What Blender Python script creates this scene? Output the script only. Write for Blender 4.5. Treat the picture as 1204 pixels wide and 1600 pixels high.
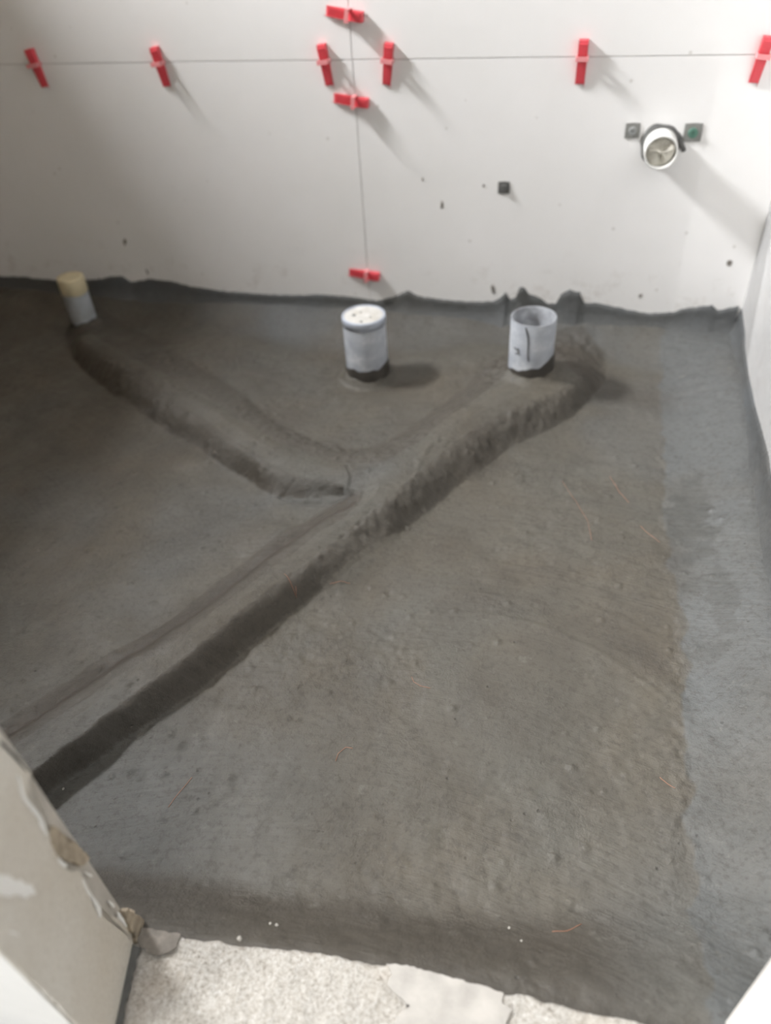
import bpy, bmesh, math, random
import numpy as np
from mathutils import Vector, Matrix

random.seed(7); rng = np.random.RandomState(11)
S = bpy.context.scene
for o in list(bpy.data.objects): bpy.data.objects.remove(o)
COL = S.collection

# ------------------------------------------------------------------ camera
FPX, HCAM = 1200.0, 1.05            # focal length for a 1204 px wide frame, camera height above the pit floor
def _basis(nx=100., ny=1390., a=380.):
    d = np.array([nx, ny, FPX]); d /= np.linalg.norm(d)
    y = np.array([a, (-FPX*FPX-nx*a)/ny, FPX]); y /= np.linalg.norm(y)
    z = -d; x = np.cross(y, z)
    return np.stack([x, y, z])
MB = _basis()                        # world = MB @ (right, down, forward)
CAMP = Vector((0, 0, HCAM))
cam = bpy.data.cameras.new('camera'); camo = bpy.data.objects.new('camera', cam); COL.objects.link(camo)
R = Matrix([[MB[i][0], -MB[i][1], -MB[i][2]] for i in range(3)])
camo.matrix_world = Matrix.Translation(CAMP) @ R.to_4x4()
cam.sensor_fit = 'HORIZONTAL'; cam.sensor_width = 36; cam.lens = 36*FPX/1204
cam.clip_start = .02
cam.dof.use_dof = True; cam.dof.focus_distance = 1.16; cam.dof.aperture_fstop = 2.6
S.camera = camo
S.view_settings.view_transform = 'Standard'; S.view_settings.look = 'None'
S.view_settings.gamma = 1; S.view_settings.exposure = 0.0; S.view_settings.use_curve_mapping = False

# ------------------------------------------------------------------ light
w = bpy.data.worlds.new('world'); S.world = w; w.use_nodes = True
w.node_tree.nodes['Background'].inputs[0].default_value = (.86, .92, 1, 1)
w.node_tree.nodes['Background'].inputs[1].default_value = .18
def area(name, loc, target, sx, sy, power, col):
    l = bpy.data.lights.new(name, 'AREA'); l.shape = 'RECTANGLE'; l.size = sx; l.size_y = sy
    l.energy = power; l.color = col
    o = bpy.data.objects.new(name, l); COL.objects.link(o); o.location = loc
    o.rotation_euler = (Vector(target)-Vector(loc)).to_track_quat('-Z', 'Y').to_euler()
    return o
XL = -1.88                                                     # inner face of the left wall
area('window_daylight', (XL-.62, 1.36, 2.66), (-.4, 1.60, .5), .55, .65, 425, (.98, .985, 1))
area('hall_daylight', (-.42, -.75, 3.1), (0, .2, .1), .9, .9, 52, (1, .98, .95))
area('added_hall_fill', (-1.7, -1.25, 1.3), (-.5, .2, .5), .6, .8, 52, (1, .99, .97))  # added fill that whitens the outer jamb face; no such source known

# ------------------------------------------------------------------ projection helpers (photograph pixel -> point on a real plane)
def ray(px, py): return Vector(MB @ np.array([px-602., py-800., FPX]))
def P(px, py, z=0.):
    r = ray(px, py); return CAMP + r*((z-HCAM)/r.z)
def PPL(px, py, p0, n):
    r = ray(px, py); return CAMP + r*((p0-CAMP).dot(n)/r.dot(n))
YW = 1.955                                                     # tiled face of the back wall
def PW(px, py, off=0.): return PPL(px, py, Vector((0, YW-off, 0)), Vector((0, 1, 0)))
ZR, ZH, ZT = .12, .065, .08                                    # coating rim, haunch top, threshold top

# ------------------------------------------------------------------ noise
TAB = rng.rand(256, 256)
def vn(x, y, seed=0):
    x = x+seed*17.31; y = y+seed*9.73
    xi = np.floor(x).astype(int); yi = np.floor(y).astype(int); fx = x-xi; fy = y-yi
    fx = fx*fx*(3-2*fx); fy = fy*fy*(3-2*fy)
    g = lambda a, b: TAB[a & 255, b & 255]
    return ((g(xi, yi)*(1-fx)+g(xi+1, yi)*fx)*(1-fy)+(g(xi, yi+1)*(1-fx)+g(xi+1, yi+1)*fx)*fy)*2-1
def fbm(x, y, n=4, seed=0):
    s = 0; a = 1.
    for k in range(n): s = s+a*vn(x*2**k, y*2**k, seed+k); a *= .5
    return s
def seg_dist(X, Y, pts, closed=True):
    D = np.full(X.shape, 1e9); n = len(pts)
    for i in range(n if closed else n-1):
        ax, ay = pts[i][:2]; bx, by = pts[(i+1) % n][:2]
        dx, dy = bx-ax, by-ay; L = dx*dx+dy*dy+1e-12
        t = np.clip(((X-ax)*dx+(Y-ay)*dy)/L, 0, 1)
        D = np.minimum(D, np.hypot(X-ax-t*dx, Y-ay-t*dy))
    return D
def inside(X, Y, pts):
    I = np.zeros(X.shape, bool); n = len(pts)
    for i in range(n):
        ax, ay = pts[i][:2]; bx, by = pts[(i+1) % n][:2]
        c = ((ay > Y) != (by > Y)); I ^= c & (X < (bx-ax)*(Y-ay)/((by-ay) if by != ay else 1e-9)+ax)
    return I
def ss(t): t = np.clip(t, 0, 1); return t*t*(3-2*t)

# ------------------------------------------------------------------ materials
def srgb(r, g, b):
    f = lambda c: (c/255/12.92) if c/255 <= .04045 else ((c/255+.055)/1.055)**2.4
    return (f(r), f(g), f(b), 1)
class NT:
    def __init__(s, name):
        s.m = bpy.data.materials.new(name); s.m.use_nodes = True; s.t = s.m.node_tree; s.t.nodes.clear()
        s.out = s.n('ShaderNodeOutputMaterial'); s.b = s.n('ShaderNodeBsdfPrincipled')
        s.l(s.b.outputs[0], s.out.inputs[0])
    def n(s, ty, **k):
        x = s.t.nodes.new(ty)
        for a, v in k.items():
            if a.startswith('i_'):
                key = a[2:]; x.inputs[int(key) if key.isdigit() else key.replace('_', ' ')].default_value = v
            else: setattr(x, a, v)
        return x
    def l(s, a, b): s.t.links.new(a, b)
    def co(s):
        if not hasattr(s, '_co'): s._co = s.n('ShaderNodeTexCoord').outputs['Object']
        return s._co
    def noise(s, scale, detail=4, rough=.6, vec=None, out=0, dist=0.):
        x = s.n('ShaderNodeTexNoise'); x.inputs['Scale'].default_value = scale; x.inputs['Detail'].default_value = detail
        x.inputs['Roughness'].default_value = rough; x.inputs['Distortion'].default_value = dist
        s.l(vec or s.co(), x.inputs['Vector']); return x.outputs[out]
    def ramp(s, src, stops):
        x = s.n('ShaderNodeValToRGB'); e = x.color_ramp.elements
        e[0].position, e[0].color = stops[0]; e[1].position, e[1].color = stops[-1]
        for p, c in stops[1:-1]: q = e.new(p); q.color = c
        s.l(src, x.inputs[0]); return x.outputs[0]
    def mix(s, fac, a, b, mode='MIX'):
        x = s.n('ShaderNodeMix', data_type='RGBA', blend_type=mode)
        for v, i in ((fac, 0), (a, 6), (b, 7)):
            if hasattr(v, 'links'): s.l(v, x.inputs[i])
            else: x.inputs[i].default_value = v
        return x.outputs[2]
    def math(s, op, a, b=None, c=None):
        x = s.n('ShaderNodeMath', operation=op)
        for v, i in ((a, 0), (b, 1), (c, 2)):
            if v is None: continue
            if hasattr(v, 'links'): s.l(v, x.inputs[i])
            else: x.inputs[i].default_value = v
        return x.outputs[0]
    def bump(s, hs, base=None):
        prev = None
        for h, dist, st in hs:
            x = s.n('ShaderNodeBump'); x.inputs['Distance'].default_value = dist; x.inputs['Strength'].default_value = st
            s.l(h, x.inputs['Height'])
            if prev: s.l(prev, x.inputs['Normal'])
            prev = x.outputs[0]
        s.l(prev, s.b.inputs['Normal'])
G = lambda v: (v, v, v, 1)
def simple(name, col, rough=.5, var=.12, scale=30, bump=.0005, spec=.5):
    m = NT(name); c2 = tuple(x*(1-var*2.2) for x in col[:3])+(1,)
    nz = m.noise(scale, 5)
    m.l(m.ramp(nz, [(.3, c2), (.65, col)]), m.b.inputs['Base Color'])
    m.b.inputs['Roughness'].default_value = rough; m.b.inputs['Specular IOR Level'].default_value = spec
    if bump: m.bump([(nz, bump, 1.)])
    return m.m

def coating_mat(name, floor=True):
    m = NT(name)
    brown = srgb(87, 80, 68); grey = srgb(84, 83, 77); dark = srgb(57, 53, 48)
    if not floor: brown, grey, dark = srgb(84, 84, 82), srgb(90, 93, 95), srgb(66, 66, 64)
    n1 = m.noise(2.2, 5, .6, dist=.4); n2 = m.noise(9, 6, .65)
    base = m.mix(m.ramp(n1, [(.38, G(0)), (.62, G(1))]), brown, grey)
    base = m.mix(m.ramp(n2, [(.42, G(0)), (.72, G(.55))]), base, dark)
    hs = []
    if floor:
        at = m.n('ShaderNodeAttribute', attribute_name='tone')       # r: bluish drier cement, g: darker tone with painted ridge and groove shade, b: rough gritty patches
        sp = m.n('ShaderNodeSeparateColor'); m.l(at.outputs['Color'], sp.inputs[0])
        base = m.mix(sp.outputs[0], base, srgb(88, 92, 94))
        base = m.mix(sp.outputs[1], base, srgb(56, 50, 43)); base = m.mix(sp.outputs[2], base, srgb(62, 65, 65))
        # trowel strokes: thin streaks swept round two centres
        for (cx, cy, k) in ((-.2, -.55, 1), (-1.9, -.1, 2)):
            vs = m.n('ShaderNodeVectorMath', operation='SUBTRACT'); m.l(m.co(), vs.inputs[0]); vs.inputs[1].default_value = (cx, cy, 0)
            sx = m.n('ShaderNodeSeparateXYZ'); m.l(vs.outputs[0], sx.inputs[0])
            an = m.math('ARCTAN2', sx.outputs[1], sx.outputs[0])
            ln = m.math('SQRT', m.math('ADD', m.math('POWER', sx.outputs[0], 2.), m.math('POWER', sx.outputs[1], 2.)))
            cb = m.n('ShaderNodeCombineXYZ'); m.l(m.math('MULTIPLY', ln, 1.0), cb.inputs[0]); m.l(m.math('MULTIPLY', an, .07), cb.inputs[1])
            st = m.noise(150, 5, .65, vec=cb.outputs[0], dist=.25)
            sxx = m.n('ShaderNodeSeparateXYZ'); m.l(m.co(), sxx.inputs[0])
            gate2 = m.ramp(m.math('MULTIPLY_ADD', sxx.outputs[0], .5 if k == 1 else -.5, .9 if k == 1 else .1), [(.45, G(0)), (.6, G(1))])
            st = m.mix(gate2, G(.5), st)
            st = m.mix(m.ramp(m.noise(3.2, 3, vec=cb.outputs[0]), [(.35, G(.25)), (.6, G(1))]), G(.5), st)
            hs.append((st, .0026, .8))
            base = m.mix(.16, base, m.ramp(st, [(.3, dark), (.7, srgb(118, 113, 104))]))
    fine = m.noise(420, 3, .6); grit = m.noise(130, 4, .7)
    base = m.mix(m.ramp(m.noise(95, 5, .75), [(.38, G(.40)), (.50, G(0))]), base, dark)
    base = m.mix(m.ramp(m.noise(38, 6, .75), [(.60, G(0)), (.76, G(.5))]), base, srgb(122, 119, 112))
    pit = m.n('ShaderNodeTexVoronoi', feature='F1'); pit.inputs['Scale'].default_value = 42; m.l(m.co(), pit.inputs['Vector'])
    pm = m.ramp(pit.outputs['Distance'], [(.05, G(1)), (.12, G(0))])
    gate = m.ramp(m.noise(14, 2), [(.54, G(0)), (.6, G(1))])
    pm2 = m.math('MULTIPLY', pm, gate)
    base = m.mix(m.math('MULTIPLY', pm2, .55), base, srgb(52, 50, 46))
    m.l(base, m.b.inputs['Base Color'])
    m.l(m.ramp(m.noise(6, 5, .7), [(.3, G(.42)), (.7, G(.66))]), m.b.inputs['Roughness'])
    m.b.inputs['Specular IOR Level'].default_value = .45
    rough = m.ramp(m.noise(5, 4, .6), [(.45, G(.25)), (.65, G(1))])
    hs += [(m.math('MULTIPLY', grit, rough), .0042, .9), (fine, .0008, .7), (m.math('MULTIPLY', pm2, -1.), .002, .6)]
    m.bump(hs); return m.m
M = {}
M['coat'] = coating_mat('wet_cement_coating'); M['coatw'] = coating_mat('dark_cement_coating', False)

def tile_mat():
    m = NT('white_tile'); 
    c = m.mix(m.ramp(m.noise(3, 4), [(.35, G(0)), (.7, G(1))]), srgb(238, 237, 236), srgb(232, 231, 229))
    sx = m.n('ShaderNodeSeparateXYZ'); m.l(m.co(), sx.inputs[0])
    low = m.ramp(sx.outputs[2], [(.12, G(1)), (.26, G(0))])           # mortar dirt splashed just above the coating
    sm = m.ramp(m.noise(16, 6, .7), [(.55, G(0)), (.72, G(.4))])
    c = m.mix(m.math('MULTIPLY', low, sm), c, srgb(168, 156, 142))
    sp = m.n('ShaderNodeTexVoronoi'); sp.inputs['Scale'].default_value = 14; m.l(m.co(), sp.inputs['Vector'])
    c = m.mix(m.ramp(sp.outputs['Distance'], [(.03, G(.5)), (.07, G(0))]), c, srgb(185, 180, 172))
    m.l(c, m.b.inputs['Base Color']); m.b.inputs['Roughness'].default_value = .42
    m.b.inputs['Specular IOR Level'].default_value = .3
    return m.m
M['tile'] = tile_mat()
M['wall'] = simple('plaster_white', srgb(214, 210, 204), .85, .03, 12)
M['render'] = simple('bare_brown_render', srgb(150, 136, 118), .9, .06, 12)
M['grout'] = simple('joint_bedding', srgb(206, 203, 198), .9, .1, 40)
def conc_mat():
    m = NT('rough_concrete'); v = m.noise(210, 5, .8); v2 = m.noise(7, 4)
    c = m.ramp(v, [(.30, srgb(120, 112, 102)), (.43, srgb(178, 172, 163)), (.6, srgb(206, 203, 197)), (.75, srgb(226, 224, 221))])
    c = m.mix(m.ramp(v2, [(.52, G(0)), (.75, G(.35))]), c, srgb(176, 158, 134))
    m.l(c, m.b.inputs['Base Color']); m.b.inputs['Roughness'].default_value = .9
    m.bump([(m.noise(130, 5, .75), .005, 1.), (m.noise(320, 3, .7), .002, .8)]); return m.m
M['conc'] = conc_mat()
def jamb_mat():
    m = NT('cream_plaster'); v = m.noise(5, 5); 
    c = m.ramp(v, [(.35, srgb(204, 197, 184)), (.65, srgb(216, 212, 203))])
    c = m.mix(m.ramp(m.noise(240, 3), [(.45, G(0)), (.7, G(.25))]), c, srgb(160, 150, 134))
    m.l(c, m.b.inputs['Base Color']); m.b.inputs['Roughness'].default_value = .85
    m.bump([(m.noise(180, 4, .7), .0012, .6)]); return m.m
M['cream'] = jamb_mat()
M['edge'] = simple('grey_render', srgb(192, 186, 176), .85, .10, 26, .0015)
M['brown'] = simple('exposed_filler', srgb(184, 170, 149), .95, .22, 70, .004)
M['paint'] = simple('white_paint', srgb(240, 239, 235), .6, .02, 30, .0003)
M['patch'] = simple('smooth_mortar', srgb(176, 172, 166), .8, .12, 26, .002)
M['patchd'] = simple('grey_mortar', srgb(132, 126, 118), .85, .2, 60, .002)
M['red'] = simple('red_plastic', srgb(226, 84, 94), .35, .04, 30, 0)
M['pink'] = simple('pale_red_plastic', srgb(232, 150, 152), .35, .02, 30, 0)
def pipe_mat(name, c1, c2, c3):
    m = NT(name); c = m.ramp(m.noise(24, 5, .65), [(.35, c1), (.55, c2), (.72, c3)])
    m.l(c, m.b.inputs['Base Color']); m.b.inputs['Roughness'].default_value = .5
    m.bump([(m.noise(60, 5, .7), .0006, .8)]); return m.m
M['pvc'] = pipe_mat('grey_pipe', srgb(150, 154, 162), srgb(168, 172, 178), srgb(196, 199, 202))
M['pvcin'] = pipe_mat('pipe_inside', srgb(120, 120, 122), srgb(150, 153, 158), srgb(178, 180, 184))
M['cap'] = pipe_mat('dusty_cap', srgb(186, 182, 174), srgb(206, 204, 200), srgb(220, 219, 216))
M['capband'] = pipe_mat('pale_blue_band', srgb(170, 176, 188), srgb(178, 185, 197), srgb(192, 196, 202))
M['tape'] = simple('cream_tape', srgb(214, 202, 168), .6, .06, 40)
M['smallpipe'] = pipe_mat('small_grey_pipe', srgb(150, 152, 152), srgb(165, 170, 174), srgb(186, 190, 192))
M['whitepipe'] = simple('white_pipe', srgb(226, 226, 222), .45, .04, 30)
M['stuff'] = simple('rag', srgb(216, 212, 200), .9, .1, 40, .003)
M['black'] = simple('black_seal', srgb(54, 52, 50), .7, .1, 30)
M['outmortar'] = simple('pale_grey_mortar', srgb(138, 138, 134), .9, .1, 50, .001)
M['plug'] = simple('grey_plug', srgb(150, 152, 150), .6, .1, 60)
M['green'] = simple('green_plug', srgb(84, 124, 108), .5, .08, 60)
M['mortar'] = simple('grey_set_mortar', srgb(104, 104, 102), .9, .15, 50, .001)
M['collar'] = simple('wet_cement_collar', srgb(66, 62, 57), .5, .14, 40, .001)
M['fibre'] = simple('copper_fibre', srgb(176, 124, 98), .35, .05, 60, 0)
M['stone'] = simple('cement_crumb', srgb(176, 172, 164), .9, .1, 80, .001)

# ------------------------------------------------------------------ mesh helpers
def link(name, me, mat, parent=None, smooth=False):
    o = bpy.data.objects.new(name, me); COL.objects.link(o)
    if mat is not None and not me.materials: me.materials.append(mat)
    if parent: o.parent = parent
    if smooth:
        for p in me.polygons: p.use_smooth = True
    return o
def from_bm(name, bm, mat, parent=None, smooth=False):
    bmesh.ops.recalc_face_normals(bm, faces=bm.faces)
    me = bpy.data.meshes.new(name); bm.to_mesh(me); bm.free(); return link(name, me, mat, parent, smooth)
def tag(o, label=None, cat=None, group=None, kind=None):
    for k, v in (('label', label), ('category', cat), ('group', group), ('kind', kind)):
        if v: o[k] = v
    return o
def empty(name, loc=(0, 0, 0)):
    o = bpy.data.objects.new(name, None); COL.objects.link(o); o.location = loc; o.empty_display_size = .03; return o
def box_bm(lo, hi, bev=0., bm=None):
    bm = bm or bmesh.new(); lo = Vector(lo); hi = Vector(hi)
    r = bmesh.ops.create_cube(bm, size=1); vs = r['verts']
    for v in vs: v.co = Vector(((lo[i]+hi[i])/2+v.co[i]*(hi[i]-lo[i])) for i in range(3))
    if bev: bmesh.ops.bevel(bm, geom=list({e for v in vs for e in v.link_edges}), offset=bev, segments=2, affect='EDGES', profile=.6)
    return bm
def prism_bm(pts, ext):
    """closed outline of 3-D points extruded by the vector ext"""
    bm = bmesh.new(); a = [bm.verts.new(p) for p in pts]; b = [bm.verts.new(Vector(p)+ext) for p in pts]
    n = len(pts)
    bm.faces.new(a); bm.faces.new(b[::-1])
    for i in range(n): bm.faces.new((a[i], a[(i+1) % n], b[(i+1) % n], b[i]))
    bmesh.ops.triangulate(bm, faces=[f for f in bm.faces if len(f.verts) > 4])
    return bm
def lathe_bm(prof, n=48, top=None, jit=None):
    bm = bmesh.new(); rings = []
    for i, (r, z) in enumerate(prof):
        ring = []
        for k in range(n):
            a = 2*math.pi*k/n; rr, zz = r, z
            if jit: rr, zz = jit(i, a, r, z)
            ring.append(bm.verts.new((rr*math.cos(a), rr*math.sin(a), zz)))
        rings.append(ring)
    for i in range(len(rings)-1):
        for k in range(n): bm.faces.new((rings[i][k], rings[i][(k+1) % n], rings[i+1][(k+1) % n], rings[i+1][k]))
    for r_, want in ((rings[0], 1), (rings[-1], 2)):
        if top is None or top & want: bm.faces.new(r_)
    return bm
def tube_bm(pts, r, n=6):
    bm = bmesh.new(); rings = []
    pts = [Vector(p) for p in pts]
    for i, p in enumerate(pts):
        t = (pts[min(i+1, len(pts)-1)]-pts[max(i-1, 0)]).normalized()
        a = t.cross(Vector((.13, .2, 1))).normalized(); b = t.cross(a)
        rings.append([bm.verts.new(p+(a*math.cos(2*math.pi*k/n)+b*math.sin(2*math.pi*k/n))*r) for k in range(n)])
    for i in range(len(rings)-1):
        for k in range(n): bm.faces.new((rings[i][k], rings[i][(k+1) % n], rings[i+1][(k+1) % n], rings[i+1][k]))
    bm.faces.new(rings[0]); bm.faces.new(rings[-1]); return bm
def rough_line(pts, amp, step, seed=0, normal_amp=None):
    """resample an open polyline finely and roughen it"""
    out = []; r = random.Random(seed)
    for i in range(len(pts)-1):
        a, b = Vector(pts[i]), Vector(pts[i+1]); n = max(1, int((b-a).length/step))
        for k in range(n):
            p = a.lerp(b, k/n); out.append(p+Vector((r.uniform(-1, 1), r.uniform(-1, 1), r.uniform(-1, 1)))*amp)
    out.append(Vector(pts[-1])); return out

# ------------------------------------------------------------------ key points of the place
RW1 = P(1152, 481, ZR); RW2 = P(1204, 772, ZR)                 # the right wall runs through these
rd = (RW2-RW1).normalized(); rn = Vector((rd.y, -rd.x, 0))      # rn points out of the room or into it
if rn.x > 0: rn = -rn
RWe = RW1 + rd*1.9
J1 = P(208, 1450, ZT); J2 = P(166, 1646, ZT)                   # foot of the left door jamb, pit side and hall side
K1 = P(1138, 1590, ZT)                                          # foot of the right jamb
jn = Vector(((J2-J1).y, -(J2-J1).x, 0)).normalized()
if jn.x < 0: jn = -jn
def PJ(px, py, off=0.): return PPL(px, py, J1+jn*off, jn)
print('J1', J1, 'J2', J2, 'K1', K1, 'RW', RW1, RWe)

# ------------------------------------------------------------------ floor (sunken pit with covered pipes)
def poly(pts, z): return [tuple(P(x, y, z)[:2]) for x, y in pts]
ZTOP = .058
T1 = [(140,518),(210,560),(290,600),(360,640),(430,688),(480,710),(530,722),(600,722),(640,735),(600,775),(552,770),(520,752),(470,745),(420,722),(360,685),(300,645),(240,603),(180,563),(128,530)]
F1 = [(168,500),(240,540),(320,585),(400,640),(450,678),(490,700),(540,712),(600,712),(680,700),(640,780),(560,792),(540,787),(480,789),(430,780),(380,748),(310,708),(250,668),(180,622),(120,565),(100,530),(120,500)]
T2 = [(880,560),(812,575),(775,598),(740,622),(690,657),(650,690),(620,706),(590,722),(575,740),(562,778),(540,806),(500,832),(420,888),(330,957),(240,1022),(130,1092),(40,1152),(-60,1222),(-140,1290),(-60,1290),(60,1200),(200,1090),(300,1018),(420,918),(520,848),(600,780),(655,735),(700,695),(745,664),(820,630),(880,608),(905,590)]
F2 = [(905,535),(830,540),(770,575),(735,606),(680,645),(640,680),(600,704),(560,716),(540,740),(548,786),(490,818),(410,870),(320,940),(225,1006),(110,1080),(20,1140),(-90,1208),(-190,1290),(-100,1350),(-20,1310),(90,1226),(200,1154),(300,1086),(440,967),(540,893),(625,832),(700,767),(800,698),(900,648),(945,600),(940,560)]
PIT = [(1029,598),(1030,700),(1034,869),(1046,1000),(1060,1150),(1069,1333),(1072,1378),(900,1404),(700,1405),(500,1386),(300,1352),(160,1338),(-500,1330),(-1200,1200),(-700,585),(0,560),(250,548),(400,552),(520,575),(640,572),(760,560),(900,575)]
ctrl = [(300,900,.034),(450,840,.040),(100,1040,.040),(0,1100,.04),(200,720,.008),(50,650,.004),(350,770,.01),(470,805,.024),(0,900,.024),(250,800,.018),(-200,900,.02),(120,600,.004),(-200,600,.004),(520,830,.042),
        (520,640,.026),(560,700,.034),(450,600,.026),(620,650,.028),(300,540,.035),(700,580,.03),(650,685,.036),(560,560,.026),(440,655,.032),(360,605,.036),(240,530,.035),(760,565,.034),(600,600,.02),(500,690,.034),
        (700,850,0),(900,700,.004),(800,760,0),(600,950,0),(400,1100,0),(300,1250,0),(600,1250,.006),(800,1100,.01),(950,1000,.004),(980,700,.01),(150,1260,0),(800,1330,0),(960,620,.012),(500,1000,0),(720,820,0),(900,1250,.004)]
Xs = np.arange(XL-.03, .66, .0032); Ys = np.arange(.16, YW+.02, .0032)
X, Y = np.meshgrid(Xs, Ys)
wx = X+.005*fbm(X*8, Y*8, 3, 1)+.0010*fbm(X*70, Y*70, 2, 21); wy = Y+.005*fbm(X*8, Y*8, 3, 5)+.0010*fbm(X*70, Y*70, 2, 25)
num = np.zeros_like(X); den = np.zeros_like(X)
for cx, cy, cz in ctrl:
    q = P(cx, cy, cz); wgt = 1/((X-q.x)**2+(Y-q.y)**2+.0004)**1.7
    num += wgt*cz; den += wgt
FL = num/den
Z = FL.copy()
# haunch round the edge
pit = poly(PIT, 0); ipit = inside(wx, wy, pit); dp = seg_dist(wx, wy, pit)
def haunch():
    back = YW-Y; n2 = (X-RW1.x)*rn.x+(Y-RW1.y)*rn.y; front = Y-(J1.y+(K1.y-J1.y)*(X-J1.x)/(K1.x-J1.x))
    d = np.minimum(np.minimum(np.maximum(back, 0), np.maximum(n2, 0)), np.maximum(front, 0))
    return dp/(dp+d+1e-6)
hw = np.where(ipit, 0, haunch())
edge_h = ZH+.006*fbm(X*3, Y*3, 2, 9)
Z = Z*(1-ss(hw*1.1))+edge_h*ss(hw*.55+.45*hw**1.5)*1.0
def ridge(Z, T, F, ztop):
    tp, fp = poly(T, ztop), poly(F, ztop*.2)
    it, iff = inside(wx, wy, tp), inside(wx, wy, fp)
    dt, df = seg_dist(wx, wy, tp), seg_dist(wx, wy, fp)
    wgt = np.where(it, 1, np.where(iff, df/(dt+df+1e-6), 0))
    crown = np.where(it, np.minimum(dt, .03)/.03, 0)*.006
    return Z+(np.maximum(ztop, Z)+crown-Z)*(.7*np.sin(np.pi/2*np.clip(wgt, 0, 1))+.3*ss(wgt)), wgt, it
Z, w1, it1 = ridge(Z, T1, F1, .054)
Z, w2, it2 = ridge(Z, T2, F2, ZTOP)
rid = np.maximum(w1, w2); side = (rid > 0.02) & ~(it1 | it2)
# lumpy sides, gritty seam along the right edge, general unevenness
Z += .0024*fbm(X*9, Y*9, 3, 30)+.0011*fbm(X*45, Y*45, 3, 33)*np.clip(.6+fbm(X*5, Y*5, 2, 36), .15, 1.4)
Z += np.where(side, 1, 0)*ss(rid*4)*(.0025*fbm(X*66, Y*66, 3, 40)*np.clip(.7+1.2*fbm(X*6, Y*6, 2, 42), .2, 1.5)+.0014*fbm(X*16, Y*16, 2, 41))
lip = np.exp(-((seg_dist(wx, wy, poly(F2, .0116))/.006)**2))*np.clip(fbm(X*25, Y*25, 2, 44)+.5, 0, 1)
lip1 = np.exp(-((seg_dist(wx, wy, poly(F1, .0108))/.006)**2))*np.clip(fbm(X*25, Y*25, 2, 47)+.3, 0, 1)
Z += .0028*lip+.003*lip1
seam = [P(1030, 700), P(1036, 880), P(1060, 960), P(1062, 1150), P(1070, 1330)]
ds = seg_dist(wx, wy, [s[:2] for s in seam], False)
Z += np.exp(-(ds/.018)**2)*.0026*fbm(X*60, Y*60, 3, 50)
gr = np.clip(fbm(X*4, Y*4, 3, 52)+.35, 0, 1)*(Y < 1.15)*(X > -.45)
Z += gr*.0008*fbm(X*110, Y*110, 2, 53)
# broken trowel edge where the left ridge meets the junction
jc = [(440,772),(470,784),(520,787),(545,782),(549,760),(540,742)]
jl = seg_dist(wx, wy, poly(jc, .03), False); Z -= .007*np.exp(-(jl/.0035)**2)
jr = seg_dist(wx, wy, poly([(440,765),(475,750),(500,765),(540,755)], .045), False); Z -= .002*np.exp(-(jr/.003)**2)
# long shallow groove beside the lower ridge
gl = seg_dist(wx, wy, poly([(546,792),(490,822),(410,876),(320,946),(225,1012),(110,1086),(20,1146),(-90,1215)], .04), False)
Z -= .006*np.exp(-(gl/.012)**2)
# trowel arcs
C0 = P(690, 1330); rad = np.hypot(X-C0.x, Y-C0.y)
Z += .0005*vn(rad*75, np.arctan2(Y-C0.y, X-C0.x)*2, 60)*(Y < 1.25)+.0015*np.exp(-((rad-.435)/.006)**2)*ss((X+.2)/.2)
# little lumps
for k in range(520):
    a, b = random.uniform(-1.0, .45), random.uniform(.35, 1.5); r_ = random.uniform(.0030, .0070); h = r_*random.uniform(.35, .9)*random.choice((1, 1, -.7))
    i0, i1 = np.searchsorted(Xs, [a-.02, a+.02]); j0, j1 = np.searchsorted(Ys, [b-.02, b+.02])
    sx, sy = X[j0:j1, i0:i1]-a, Y[j0:j1, i0:i1]-b; Z[j0:j1, i0:i1] += h*np.exp(-(sx*sx+sy*sy)/(r_*r_)*1.6)
# bumps of coating pushed up round the pipes
PIPES = {}
def pipe_base(px, py, z): q = P(px, py, z); return q
pm, pr, pl = P(575, 584, .03), P(827, 583, .055), P(133, 503, .045)
for q, r_, hgt in ((pm, .055, .018), (pr, .058, .016), (pl, .035, .012)):
    dd = np.hypot(X-q.x, Y-q.y); Z += hgt*np.exp(-((np.maximum(dd-r_, 0))/.012)**2)*(dd > r_-.02)*(1+.4*fbm(X*30, Y*30, 2, 70))
def hz(x, y):
    i = int(round((x-Xs[0])/.0032)); j = int(round((y-Ys[0])/.0032)); return float(Z[j, i])
ny, nx = X.shape
co = np.stack([X, Y, Z], -1).reshape(-1, 3).astype(np.float32)
idx = np.arange(nx*ny).reshape(ny, nx)
q = np.stack([idx[:-1, :-1], idx[:-1, 1:], idx[1:, 1:], idx[1:, :-1]], -1).reshape(-1, 4)
# leave out cells that would lie under the walls or the threshold
cx = X[:-1, :-1].ravel(); cy = Y[:-1, :-1].ravel()
keep = (((cx-RW1.x)*rn.x+(cy-RW1.y)*rn.y) > -.012)
ty = J1.y+(K1.y-J1.y)*(cx-J1.x)/(K1.x-J1.x); keep &= cy > ty-.03
q = q[keep]
me = bpy.data.meshes.new('floor'); me.vertices.add(len(co)); me.vertices.foreach_set('co', co.ravel())
me.loops.add(len(q)*4); me.loops.foreach_set('vertex_index', q.ravel().astype(np.int32))
me.polygons.add(len(q)); me.polygons.foreach_set('loop_start', np.arange(0, len(q)*4, 4, dtype=np.int32))
me.update(calc_edges=True); me.validate()
me.polygons.foreach_set('use_smooth', np.ones(len(me.polygons), bool))
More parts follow.
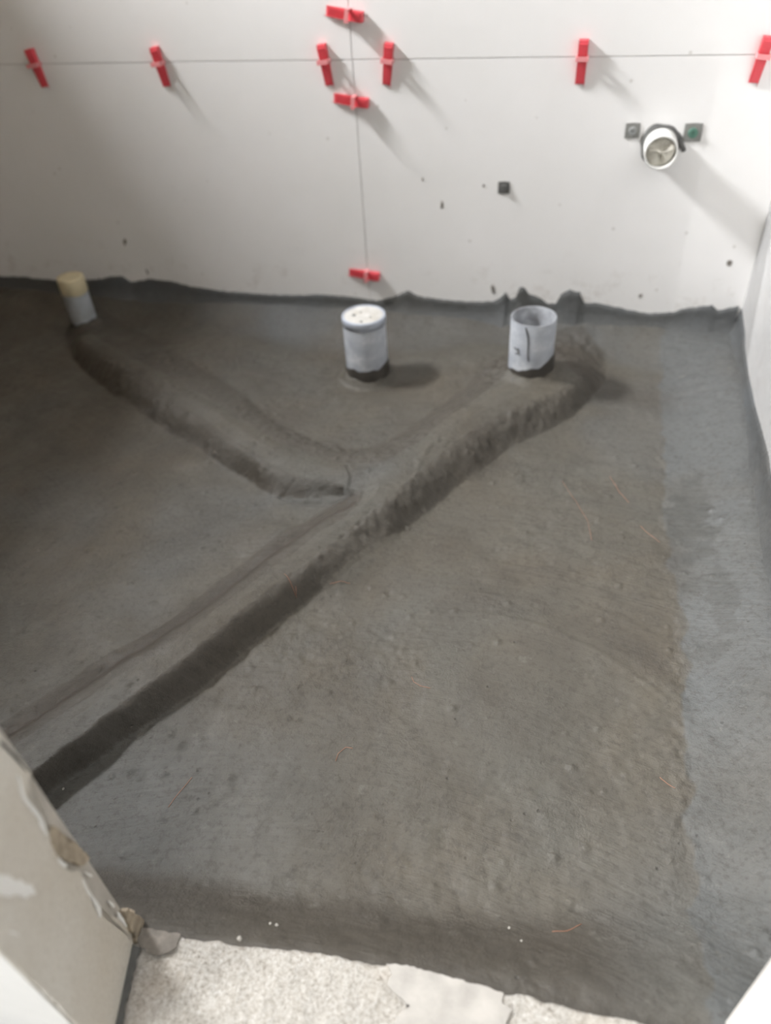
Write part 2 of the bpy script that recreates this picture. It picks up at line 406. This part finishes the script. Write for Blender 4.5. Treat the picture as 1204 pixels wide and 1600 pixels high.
# material tone: drier bluish cement on haunches and lapped patches, darker brown on the front slope; ridge-side and groove shade painted in
nz = fbm(X*6, Y*6, 4, 80)
seam_x = np.interp(Y, [s_.y for s_ in seam[::-1]], [s_.x for s_ in seam[::-1]])
rightband = ss((X-seam_x-.004+.010*fbm(X*22, Y*22, 4, 86))/.006)
blue = ss(hw*3)*(.45+.3*nz)*ss((X+1.2)/.4)*ss((Y-.55)/.2)*(1-rightband)+rightband*(.8+.25*nz)+.4*ss((fbm(X*2.2, Y*2.2, 4, 83)-.25)*2)
corner = np.exp(-(((X-P(200, 1260).x)/.22)**2+((Y-P(200, 1260).y)/.2)**2)); blue = blue+.7*corner
blue = blue+.45*np.exp(-(seg_dist(wx, wy, poly([(430,760),(540,765),(590,740)], .05), False)/.04)**2)
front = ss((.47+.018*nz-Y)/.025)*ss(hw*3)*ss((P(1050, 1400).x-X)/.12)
jlow = seg_dist(wx, wy, poly([(105,540),(180,622),(250,668),(310,708),(380,748),(430,780)], .02), False)
ringm = np.exp(-((rad-.475)/.045)**2)*ss((X+.25)/.2)*ss((Y-.8)/.1)*(.55+.5*nz)
dk = .75*front+np.where(side & (w2 > w1), .6, 0)+np.where(side & (w1 >= w2), .45, 0)+np.where((w1 > .02) & (w1 > w2), .45*ss(1-w1*1.1)*(jlow < .07), 0)+.75*np.clip(ringm, 0, 1)*ipit+1.0*np.exp(-(gl/.014)**2)  # ridge side faces and groove darkened in colour to stand for shade
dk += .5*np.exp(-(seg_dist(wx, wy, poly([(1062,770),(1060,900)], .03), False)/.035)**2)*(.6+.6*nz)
wetp = np.zeros_like(X)
for (bx, by, sx_, sy_, am) in ((1078, 810, .045, .10, .8), (1085, 765, .03, .05, .5), (1128, 940, .022, .10, .55), (1110, 1010, .03, .02, .4), (1085, 905, .02, .03, .4), (1130, 1250, .03, .06, .25), (1150, 1480, .06, .07, .4)):
    b_ = P(bx, by, .03); v_ = np.exp(-((X-b_.x)/sx_)**2-((Y-b_.y)/sy_)**2); wetp = np.maximum(wetp, am*ss((v_+.30*fbm(X*45, Y*45, 4, 88)-.38)/.10)*rightband)
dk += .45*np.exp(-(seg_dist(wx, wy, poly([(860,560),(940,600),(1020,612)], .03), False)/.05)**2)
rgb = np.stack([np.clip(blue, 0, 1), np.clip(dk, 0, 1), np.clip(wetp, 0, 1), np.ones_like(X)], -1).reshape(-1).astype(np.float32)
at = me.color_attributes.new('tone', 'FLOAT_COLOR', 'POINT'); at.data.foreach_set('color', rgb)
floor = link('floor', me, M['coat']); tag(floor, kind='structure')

# ------------------------------------------------------------------ walls
def slab(name, a, b, z0, z1, n, t, mat, parent=None, bev=0.):
    """upright slab between plan points a and b, thickness t along n"""
    pts = [Vector((a.x, a.y, z0)), Vector((b.x, b.y, z0)), Vector((b.x, b.y, z1)), Vector((a.x, a.y, z1))]
    bm = prism_bm(pts, n*t)
    if bev: bmesh.ops.bevel(bm, geom=bm.edges[:], offset=bev, segments=2, affect='EDGES')
    return from_bm(name, bm, mat, parent)
HC = 2.45
wb = from_bm('wall_back', box_bm((XL-.2, YW+.003, -.05), (.75, YW+.2, HC)), M['grout']); tag(wb, kind='structure')
zj = lambda px: PW(px, 88+10*px/1204.).z
vj0, vj1 = PW(547, 0), PW(572, 430); xj = (vj0.x+vj1.x)/2
zjm = PW(600, 93).z; xr = RW1.x
g = .0009
cols = [(XL, xj-1.2-g), (xj-1.2+g, xj-g), (xj+g, xr+.02)]; rows = [(.05, zjm-g), (zjm+g, zjm+.6-g), (zjm+.6+g, zjm+1.2-g), (zjm+1.2+g, HC)]
for (a, b) in cols:
    for (c, d) in rows:
        if b-a > .01: from_bm('tile', box_bm((a, YW, c), (b, YW+.0029, d), .0007), M['tile'], wb)
wr = slab('wall_right', RW1+rd*-.2, RWe, -.05, HC, -rn, .2, M['grout']); wr.location += -rn*.0095; tag(wr, kind='structure')
s = 0.
for L in (1.2, .75):
    for (c, d) in rows:
        slab('tile', RW1+rd*(s+g if s else -.012), RW1+rd*(s+L-g), c, d, -rn, .009, M['tile'], wr)
    s += L
# left wall with the window that lights the room
wl = empty('wall_left'); tag(wl, kind='structure')
wy0, wy1, wz0, wz1 = .90, 1.78, 1.93, 2.44
for nme, lo, hi in (('panel', (XL-.2, 0, -.05), (XL, YW+.2, wz0)), ('panel', (XL-.2, 0, wz1), (XL, YW+.2, HC)),
                    ('panel', (XL-.2, 0, wz0), (XL, wy0, wz1)), ('panel', (XL-.2, wy1, wz0), (XL, YW+.2, wz1))):
    from_bm(nme, box_bm(lo, hi), M['render'], wl)
ce = from_bm('ceiling', box_bm((XL-.2, 0, HC), (.9, YW+.2, HC+.1)), M['wall']); tag(ce, kind='structure')

# front wall: jambs and lintel round the doorway
inn = J1.y+.0
jl_pts = [J1, J2, Vector((XL-.2, J2.y-.0, ZT)), Vector((XL-.2, J1.y, ZT))]
wf = from_bm('wall_front', prism_bm([Vector((p.x, p.y, -.05)) for p in jl_pts], Vector((0, 0, HC+.05))), M['edge']); tag(wf, kind='structure')
K2 = Vector((K1.x+.012, K1.y-.14, ZT))
wk = from_bm('wall_front_right', prism_bm([Vector((p.x, p.y, -.05)) for p in (K1, K2, Vector((1.0, K2.y, 0)), Vector((1.0, K1.y, 0)))], Vector((0, 0, HC+.05))), M['wall']); tag(wk, kind='structure')
from_bm('lintel', box_bm((J1.x-.02, J2.y+.001, 2.05), (K1.x+.02, J1.y-.001, HC-.001)), M['cream'], wf)

from_bm('glare_slab', box_bm((XL-.2, J2.y-.0035, ZT-.03), (J2.x-.002, J2.y-.0005, HC)), M['paint'], wf)  # white slab added so the hall face looks blown out by light
# plaster layers on the left jamb
def jamb_piece(name, px, t, mat, off=0., rough=.0006, step=.004, seed=1):
    pts = [PJ(x, y, off) for x, y in px]; pts = rough_line(pts+[pts[0]], rough, step, seed)[:-1]
    pts = [p-jn*((p-J1).dot(jn)-off) for p in pts]
    return from_bm(name, prism_bm(pts, jn*t), mat, wf)
crack = [(0,1158),(12,1168),(30,1190),(42,1208),(36,1240),(44,1262),(60,1278),(70,1303),(78,1318),(86,1335),(92,1352),(104,1362),(118,1362),(130,1380),(135,1395),(148,1415),(158,1435),(172,1432),(188,1440),(198,1452),(205,1470)]
jamb_piece('cream_plaster', [(-60,1100),(-30,1120)]+crack+[(200,1500),(192,1540),(182,1590),(170,1630),(130,1612),(60,1545),(0,1492),(-60,1440)], .0035, M['cream'], 0, seed=2)
jamb_piece('exposed_filler', [(70,1290),(85,1296),(95,1310),(112,1318),(126,1330),(134,1342),(128,1352),(112,1350),(98,1346),(82,1334),(74,1318)], .0038, M['brown'], 0, .0016, seed=3)
jamb_piece('exposed_filler', [(186,1420),(198,1424),(212,1434),(216,1446),(212,1468),(203,1474),(198,1455),(190,1440)], .008, M['brown'], 0, .0028, seed=4)
def streak(pts, wid, seed):
    a = [(x-w_/2, y) for (x, y), w_ in zip(pts, wid)]; b = [(x+w_/2, y) for (x, y), w_ in zip(pts, wid)][::-1]
    jamb_piece('paint_streak', a+b, .0012, M['paint'], .0034, .0003, .003, seed)
streak([(27,1212),(31,1228),(34,1243),(43,1256),(53,1268),(62,1280),(65,1292),(71,1305)], [2,4,5,8,8,6,8,2], 5)
streak([(90,1342),(97,1350),(101,1355)], [3,9,5], 6)
streak([(131,1362),(138,1366),(142,1370)], [2,6,3], 7)
streak([(128,1374),(132,1385),(138,1396),(146,1406),(153,1418),(155,1433)], [2,3,4,5,7,3], 8)
streak([(168,1407),(173,1412),(177,1418)], [3,6,2], 9)
streak([(183,1425),(188,1435),(197,1448)], [3,7,2], 10)
streak([(14,1455),(22,1459),(28,1462)], [10,8,2], 11)
jamb_piece('paint_streak', [(-10,1366),(8,1368),(18,1376),(30,1374),(34,1380),(48,1384),(55,1395),(46,1400),(40,1404),(24,1398),(10,1402),(-10,1398)], .0012, M['paint'], .0034, .0012, .003, 12)
jamb_piece('crack', [(0,1156),(12,1168),(28,1184),(42,1206),(36,1200),(22,1184),(10,1172),(0,1162)], .0006, M['black'], .0036, .0002, .004, 13)

# ------------------------------------------------------------------ coating turned up on the walls
top_px = [(-60,432),(0,432),(40,433),(60,436),(95,438),(150,437),(175,432),(190,431),(205,441),(235,436),(270,440),(300,448),(350,455),(400,459),(450,461),(500,460),(545,463),(590,470),(615,464),(636,454),(655,463),(690,468),(730,472),(770,471),(781,466),(789,457),(797,468),(806,464),(811,449),(818,449),(826,460),(838,463),(855,474),(868,474),(878,459),(890,453),(905,457),(912,473),(935,474),(980,484),(1010,490),(1050,488),(1070,482),(1095,479),(1112,477),(1120,485),(1135,482),(1150,478)]
tp = [PW(*p) for p in top_px]; tp[0].x = XL+.002; tp[-1].x = xr
tp = rough_line(tp, .0012, .006, 3)
def upturn(name, line, down, n, t, mat, parent):
    bm = bmesh.new(); cols_ = []
    for i, p in enumerate(line):
        c_ = []
        for k in range(9):
            f_ = k/8; zz = p.z+(down-p.z)*f_
            o_ = t*(.5 if k == 0 else 1.)+.0010*math.sin(i*.7+k*2.3)*(k > 0)+.040*f_**2.6
            c_.append(bm.verts.new(Vector((p.x, p.y, zz))+n*o_))
        b0 = bm.verts.new(Vector((p.x, p.y, p.z+.001))+n*-.0005)
        cols_.append([b0]+c_)
    for i in range(len(cols_)-1):
        for k in range(9): bm.faces.new((cols_[i][k], cols_[i+1][k], cols_[i+1][k+1], cols_[i][k+1]))
    o = from_bm(name, bm, mat, parent, True); return o
ub = upturn('waterproof_coating', [Vector((max(XL, p.x), YW, p.z)) for p in tp], .036, Vector((0, -1, 0)), .0045, M['coatw'], wb)
wn = rn
rp = [PPL(x, y, RW1, rn) for x, y in [(1152,480),(1157,520),(1157,545),(1163,590),(1172,634),(1182,672),(1191,706),(1196,740),(1204,770),(1212,800)]]
rp = [Vector(p) for p in rp]; last = rp[-1]
rp += [last+rd*.3+Vector((0, 0, -.003)), last+rd*.9]
rp = rough_line(rp, .0010, .006, 5); rp = [p-rn*(p-RW1).dot(rn) for p in rp]
upturn('waterproof_coating', rp, .036, rn, .0045, M['coatw'], wr)

# ------------------------------------------------------------------ threshold slab
tx = np.arange(J1.x-.02, K1.x+.35, .003); ty_ = np.linspace(0, 1, 150)
edge_px = [(195,1440),(222,1449),(300,1458),(380,1468),(450,1476),(520,1483),(600,1500),(640,1503),(700,1520),(794,1548),(810,1545),(900,1568),(980,1584),(1054,1600),(1140,1608)]
ep = [P(x, y, ZT) for x, y in edge_px]; ex = [p.x for p in ep]; ey = [p.y for p in ep]
XX, TT = np.meshgrid(tx, ty_)
EY = np.interp(XX, ex, ey)+.0022*fbm(XX*60, XX*0, 4, 90)
YY = EY+(-.45-EY)*TT
ZZ = ZT+.0022*fbm(XX*18, YY*18, 3, 91)+.0016*fbm(XX*90, YY*90, 3, 93)-.004
ZZ = np.where(TT < .004, ZZ-.045, ZZ)
me = bpy.data.meshes.new('threshold'); V = np.stack([XX, YY, ZZ], -1).reshape(-1, 3)
idx = np.arange(V.shape[0]).reshape(XX.shape); q = np.stack([idx[:-1, :-1], idx[1:, :-1], idx[1:, 1:], idx[:-1, 1:]], -1).reshape(-1, 4)
me.from_pydata(V.tolist(), [], q.tolist()); me.update()
th = link('trim_1', me, M['conc'], None, True); tag(th, kind='structure')
def patch(name, px, mat, t=.0022, seed=1, parent=th, z0=ZT-.0015):
    pts = [P(x, y, z0) for x, y in px]; pts = rough_line(pts+[pts[0]], .001, .004, seed)[:-1]
    for p in pts: p.z = z0
    bm = prism_bm(pts, Vector((0, 0, t))); return from_bm(name, bm, mat, parent)
patch('shade_mortar_strip', [(208,1476),(220,1480),(214,1500),(206,1535),(199,1560),(192,1600),(180,1640),(160,1640),(178,1590),(190,1540)], M['mortar'], .0022, 9)  # dark strip for the contact shade along the jamb foot, with mortar
patch('mortar_smear', [(222,1450),(250,1455),(282,1460),(276,1480),(262,1490),(242,1494),(222,1482),(214,1470)], M['patchd'], .0016, 3)
patch('smooth_patch', [(604,1506),(640,1510),(690,1524),(740,1538),(788,1552),(782,1566),(800,1578),(790,1600),(800,1640),(610,1640),(618,1590),(640,1572),(622,1556),(604,1540),(612,1524)], M['patch'], .0022, 4)

# ------------------------------------------------------------------ standing drain pipes
def top_z(q, px, py):
    best = min(((abs((MB.T @ np.array([q.x, q.y, z-HCAM]))[1]/(MB.T @ np.array([q.x, q.y, z-HCAM]))[2]*FPX+800-py), z) for z in np.arange(.05, .4, .001)))
    return best[1]
def collar(R_, parent, h, tilt, seed, slump=0.):
    r = random.Random(seed); ph = [r.uniform(0, 6.28) for _ in range(6)]
    def j(i, a, rr, zz):
        n_ = math.sin(3*a+ph[0])*.35+math.sin(7*a+ph[1])*.25+math.sin(13*a+ph[2])*.12
        if i >= 2: zz = zz+n_*.008+tilt*math.cos(a-slump)*.9
        return rr, zz
    bm = lathe_bm([(R_+.010, -.04), (R_+.006, 0), (R_+.0035, h*.8), (R_+.0008, h)], 96, 0, j)
    return from_bm('coating_collar', bm, M['collar'], parent, True)
def stand(name, q, R_, ztop, base):
    e = empty(name, (q.x, q.y, base)); return e, ztop-base
zb = .015
# middle pipe with a plug
zt = top_z(pm, 575, 491)
e, h = stand('capped_drain_pipe', pm, .055, zt, zb)
RM = .053
from_bm('pipe', lathe_bm([(RM, -.02), (RM, h-.022), (RM-.001, h-.020), (RM-.004, h-.02)], 64, 0), M['pvc'], e, True)
from_bm('cap_rim', lathe_bm([(RM-.003, h-.022), (RM+.0008, h-.0215), (RM+.0010, h-.003), (RM-.0005, h), (RM-.004, h), (RM-.0045, h-.004)], 64, 0), M['capband'], e, True)
from_bm('cap_top', lathe_bm([(RM-.003, h-.006), (RM-.004, h-.0025), (RM-.012, h-.0015), (.01, h-.001), (.001, h-.001)], 64), M['cap'], e, True)
for (a, b, r_) in ((-.022, -.006, .005), (.004, -.036, .0035), (-.010, .012, .0025), (.020, -.01, .002)):
    bm = lathe_bm([(r_, 0), (r_*.7, .0018), (.0004, .0022)], 9, None, lambda i, an, rr, zz: (rr*(1+.3*math.sin(3*an+r_*900)), zz))
    o = from_bm('cement_spot', bm, M['mortar'], e, True); o.location = (a, b, h-.0015)
collar(RM, e, hz(pm.x, pm.y-.06)-zb+.030, .006, 3, 0)
tag(e, 'grey drain pipe closed with a dusty white cap, in the middle of the back row', 'pipe')
# right pipe, open
zt = top_z(pr, 832, 494)
e, h = stand('open_drain_pipe', pr, .055, zt, zb)
prof = [(RM-.0035, -.02), (RM-.0035, h-.0008), (RM-.0028, h), (RM-.0005, h), (RM, h-.0008), (RM, -.02)]
from_bm('pipe', lathe_bm(prof[3:]+[], 64, 0), M['pvc'], e, True)
from_bm('pipe_lining', lathe_bm(prof[:4], 64, 0), M['pvcin'], e, True)
from_bm('mortar_bottom', lathe_bm([(RM-.004, h-.075), (.02, h-.085), (.001, h-.087)], 32, 0), M['coatw'], e, True)
collar(RM, e, hz(pr.x, pr.y-.06)-zb+.026, -.022, 8, math.radians(200))
# dark drip down the outside
pts = []
for k in range(14):
    t = k/13; an = math.radians(-105+16*t+3*math.sin(t*5)); pts.append((math.cos(an)*(RM+.0004), math.sin(an)*(RM+.0004), h-.004-t*.085))
from_bm('black_drip', tube_bm(pts, .0017, 6), M['black'], e, True)
for k in range(7):
    an = math.radians(random.uniform(-136, -112)); zz = h-random.uniform(.058, .08); r_ = random.uniform(.002, .0045)
    o = from_bm('cement_spot', lathe_bm([(r_, 0), (r_*.7, .001), (.0004, .0014)], 8), M['mortar'], e, True)
    o.location = (math.cos(an)*RM, math.sin(an)*RM, zz); o.rotation_euler = (0, math.pi/2, an)
tag(e, 'open grey drain pipe with a black drip, at the head of the long ridge', 'pipe')
# left small pipe
RS = .036
zt = top_z(pl, 111, 432)
e, h = stand('narrow_drain_pipe', pl, RS, zt, zb)
from_bm('pipe', lathe_bm([(RS-.003, -.02), (RS-.003, h-.04), (RS-.0005, h-.04), (RS, h-.045), (RS, -.02)], 40, 0), M['smallpipe'], e, True)
from_bm('tape_wrap', lathe_bm([(RS+.0004, h-.046), (RS+.0014, h-.045), (RS+.0016, h-.004), (RS, h), (RS-.008, h+.001), (.001, h+.0005)], 40, 0, lambda i, a, rr, zz: (rr+.0004*math.sin(5*a+i), zz+.0015*math.sin(3*a)*(i < 2))), M['tape'], e, True)
collar(RS, e, hz(pl.x, pl.y-.045)-zb+.010, .004, 12)
tag(e, 'narrow grey pipe with a cream wrapped top, standing at the dark left end', 'pipe')

# ------------------------------------------------------------------ red levelling clips in the tile joints
def clip_bms():
    """built flat: z out of the wall, y along the wedge, joint along x"""
    W = .0095
    wed = prism_bm([Vector((-W, -.052, .0015)), Vector((-W, .034, .0015)), Vector((-W, .034, .016)), Vector((-W, .026, .0165)), Vector((-W, -.052, .004))], Vector((2*W, 0, 0)))
    bmesh.ops.bevel(wed, geom=wed.edges[:], offset=.0008, segments=2, affect='EDGES')
    ribs = bmesh.new()
    for k in range(16):
        y = -.046+k*.0048; z = .004+(y+.052)/.078*.0125
        if abs(y) < .006: continue
        box_bm((-W*.72, y-.001, z-.001), (W*.72, y+.001, z+.0012), 0, ribs)
    br = bmesh.new()
    for s in (-1, 1): box_bm((s*(W+.0024)-.0013, -.0045, -.001), (s*(W+.0024)+.0013, .0045, .026), 0, br)
    box_bm((-W-.0037, -.0045, .0225), (W+.0037, .0045, .027), 0, br)
    base = box_bm((-W-.004, -.0006, -.004), (W+.004, .0006, .002))
    return wed, ribs, br, base
proto = []
for nme, bm, mt in zip(('wedge', 'wedge_ribs', 'bridge', 'blade'), clip_bms(), (M['red'], M['red'], M['pink'], M['pink'])):
    bmesh.ops.recalc_face_normals(bm, faces=bm.faces); me = bpy.data.meshes.new(nme); bm.to_mesh(me); bm.free(); me.materials.append(mt); proto.append((nme, me))
# joint point, tilt, label
CL = [(553, 22, 'h', -9, 'red tile clip lying across the upright joint, topmost on the wall'),
      (551, 157, 'h', -7, 'red tile clip lying across the upright joint just below the level joint'),
      (573, 428, 'h', -4, 'red tile clip lying flat just behind the capped pipe'),
      (54, 88, 'v', 6, 'red tile clip on the level joint, farthest left'),
      (249, 90, 'v', 6, 'red tile clip on the level joint, second from the left'),
      (508, 92, 'v', 6, 'red tile clip upright just left of the joint crossing'),
      (607, 93, 'v', -8, 'red tile clip upright just right of the joint crossing'),
      (909, 96, 'v', 0, 'red tile clip on the level joint above the small square patches'),
      (1188, 97, 'v', -6, 'red tile clip leaning over at the right edge of the wall')]
for px, py, kd, tilt, lab in CL:
    p = PW(px, py)
    if kd == 'v': p.z = zjm
    else: p.x = xj
    e = empty('levelling_clip', p)
    # local z -> -Y (out of wall); wedge's y -> up (v) or left/right (h)
    Mx = Matrix(((1, 0, 0), (0, 0, -1), (0, 1, 0))).to_4x4()
    rot = Matrix.Rotation(math.radians(tilt if kd == 'v' else tilt-90), 4, 'Z')
    e.matrix_world = Matrix.Translation(p) @ Mx @ rot
    for nme, me in proto:
        o = bpy.data.objects.new(nme, me); COL.objects.link(o); o.parent = e
    tag(e, lab, 'tile clip', 'red levelling clips in the tile joints')

# ------------------------------------------------------------------ water points and the stub on the back wall
Ry = Matrix(((1, 0, 0), (0, 0, -1), (0, 1, 0))).to_4x4()
def outlet(px, py, s_, plug, lab, name='water_point'):
    p = PW(px, py); e = empty(name); e.matrix_world = Matrix.Translation(p) @ Ry
    pts = [(-s_, -s_), (-s_*.2, -s_*1.06), (s_, -s_*.95), (s_*1.05, .1*s_), (s_*.95, s_), (0, s_*1.04), (-s_*1.02, s_*.96)]
    from_bm('mortar_square', prism_bm([Vector((a, b, -.001)) for a, b in pts], Vector((0, 0, .003))), M['mortar'] if plug == M['mortar'] else M['outmortar'], e)
    from_bm('plug', lathe_bm([(s_*.55, .001), (s_*.55, .006), (s_*.5, .0075), (s_*.2, .0075), (s_*.18, .005), (.0005, .005)], 24), plug, e, False)
    tag(e, lab, 'wall outlet', 'square water points on the back wall')
outlet(787, 293, .014, M['mortar'], 'small dark grey square outlet low on the wall, below and left of the others')
outlet(988, 204, .016, M['plug'], 'small grey square outlet just left of the white wall pipe')
outlet(1082, 207, .019, M['green'], 'square outlet with a green plug just right of the white wall pipe')
p = PW(1031, 226); e = empty('wall_pipe'); e.matrix_world = Matrix.Translation(p) @ Ry
RP = .036
from_bm('gap_ring', lathe_bm([(RP-.002, -.001), (RP+.009, -.001), (RP+.008, .004), (RP-.002, .006)], 40, 0, lambda i, a, r, z: (r*(1+.05*math.sin(3*a+1)+.03*math.sin(7*a)), z)), M['mortar'], e, True)  # dark of the open gap round the pipe, put in as a coloured ring
from_bm('pipe', lathe_bm([(RP, -.001), (RP, .062), (RP-.0006, .0635), (RP-.0035, .0635), (RP-.004, .0625), (RP-.004, .01)], 40, 0), M['whitepipe'], e, True)
from_bm('stuffing', lathe_bm([(RP-.0035, .045), (RP*.7, .056), (RP*.3, .052), (.001, .058)], 24, 0, lambda i, a, r, z: (r, z+.005*math.sin(2*a+i)+.003*math.sin(5*a))), M['stuff'], e, True)
from_bm('black_drip', tube_bm([(RP+.004, .012, .004), (RP+.012, -.002, .003), (RP+.018, -.012, .0025)], .005, 8), M['mortar'], e, True)
tag(e, 'short white pipe stub poking out of the wall between two square outlets', 'pipe')
# small dried splashes of cement on the tiles
for px, py, s_ in ((195, 378, .010), (690, 320, .008), (1139, 411, .010), (755, 290, .004), (770, 452, .012), (660, 280, .004), (1000, 462, .007), (230, 425, .008)):
    o = from_bm('cement_spot', lathe_bm([(s_, 0), (s_*.6, .0015), (.0004, .002)], 12, None, lambda i, a, r, z: (r*(1+.3*math.sin(2*a+px)+.15*math.sin(5*a)), z)), M['patchd'], wb, True)
    o.matrix_world = Matrix.Translation(PW(px, py)) @ Ry; 
    o.scale = (.5, 1, 1)

# ------------------------------------------------------------------ loose fibres and crumbs lying on the coating
FB = [([(444,897),(450,903),(455,911),(462,917)], 'thin copper fibre stuck on the side of the long ridge'),
      ([(514,903),(524,903),(535,907),(547,912)], 'short copper fibre at the foot of the long ridge'),
      ([(643,1058),(646,1066),(656,1072),(672,1076)], 'hooked copper fibre lying in the middle of the floor'),
      ([(878,752),(900,785),(918,815),(924,845)], 'long faint fibre in the floor below the open pipe'),
      ([(952,745),(966,768),(982,786)], 'slender copper fibre right of the long faint one'),
      ([(1000,822),(1012,834),(1030,848)], 'bright curved copper fibre beside the right hand seam'),
      ([(263,1262),(275,1245),(300,1215)], 'straight rusty fibre left of centre in the near floor'),
      ([(524,1190),(528,1178),(540,1168),(551,1170)], 'bent rusty fibre below the hooked one'),
      ([(862,1456),(885,1455),(908,1444)], 'reddish fibre on the front slope by the doorway'),
      ([(1030,1215),(1042,1225),(1054,1232)], 'pale fibre low on the right hand seam')]
for k, (pp, lab) in enumerate(FB):
    pts = []
    for (x, y) in pp:
        a = P(x, y, .0); 
        for _ in range(3): a = P(x, y, hz(a.x, a.y))
        pts.append(a+Vector((0, 0, .0012)))
    fine = []
    for i in range(len(pts)-1):
        for t in (0, .33, .66): a = pts[i].lerp(pts[i+1], t); a.z = hz(a.x, a.y)+.0010; fine.append(a)
    fine.append(pts[-1])
    o = from_bm('fibre', tube_bm(fine, .00036 if k != 3 else .00026, 5), M['fibre'], None, True)
    tag(o, lab, 'fibre', 'loose copper fibres on the coating')
def crumb(px, py, s_, lab, on='f'):
    bm = bmesh.new(); bmesh.ops.create_icosphere(bm, subdivisions=2, radius=s_*.75)
    for v in bm.verts: v.co *= 1+.35*random.uniform(-1, 1)*.6; v.co.z *= .7
    a = P(px, py, ZT)
    if on == 'f':
        for _ in range(3): a = P(px, py, hz(a.x, a.y))
        a.z = hz(a.x, a.y)
    o = from_bm('cement_crumb', bm, M['stone'], None); o.location = (a.x, a.y, a.z+s_*.35)
    tag(o, lab, 'crumb', 'pale cement crumbs')
crumb(99, 1233, .0026, 'tiny pale crumb at the foot of the ridge near the left jamb')
crumb(422, 1443, .0024, 'pale crumb on the front slope, left of its neighbour')
crumb(432, 1446, .0030, 'pale crumb on the front slope above the threshold edge')
crumb(374, 1467, .0038, 'pale crumb stuck on the threshold edge', 't')
crumb(795, 1450, .0022, 'pale crumb on the front slope toward the right')
crumb(814, 1470, .0020, 'tiny pale crumb lowest on the front slope')
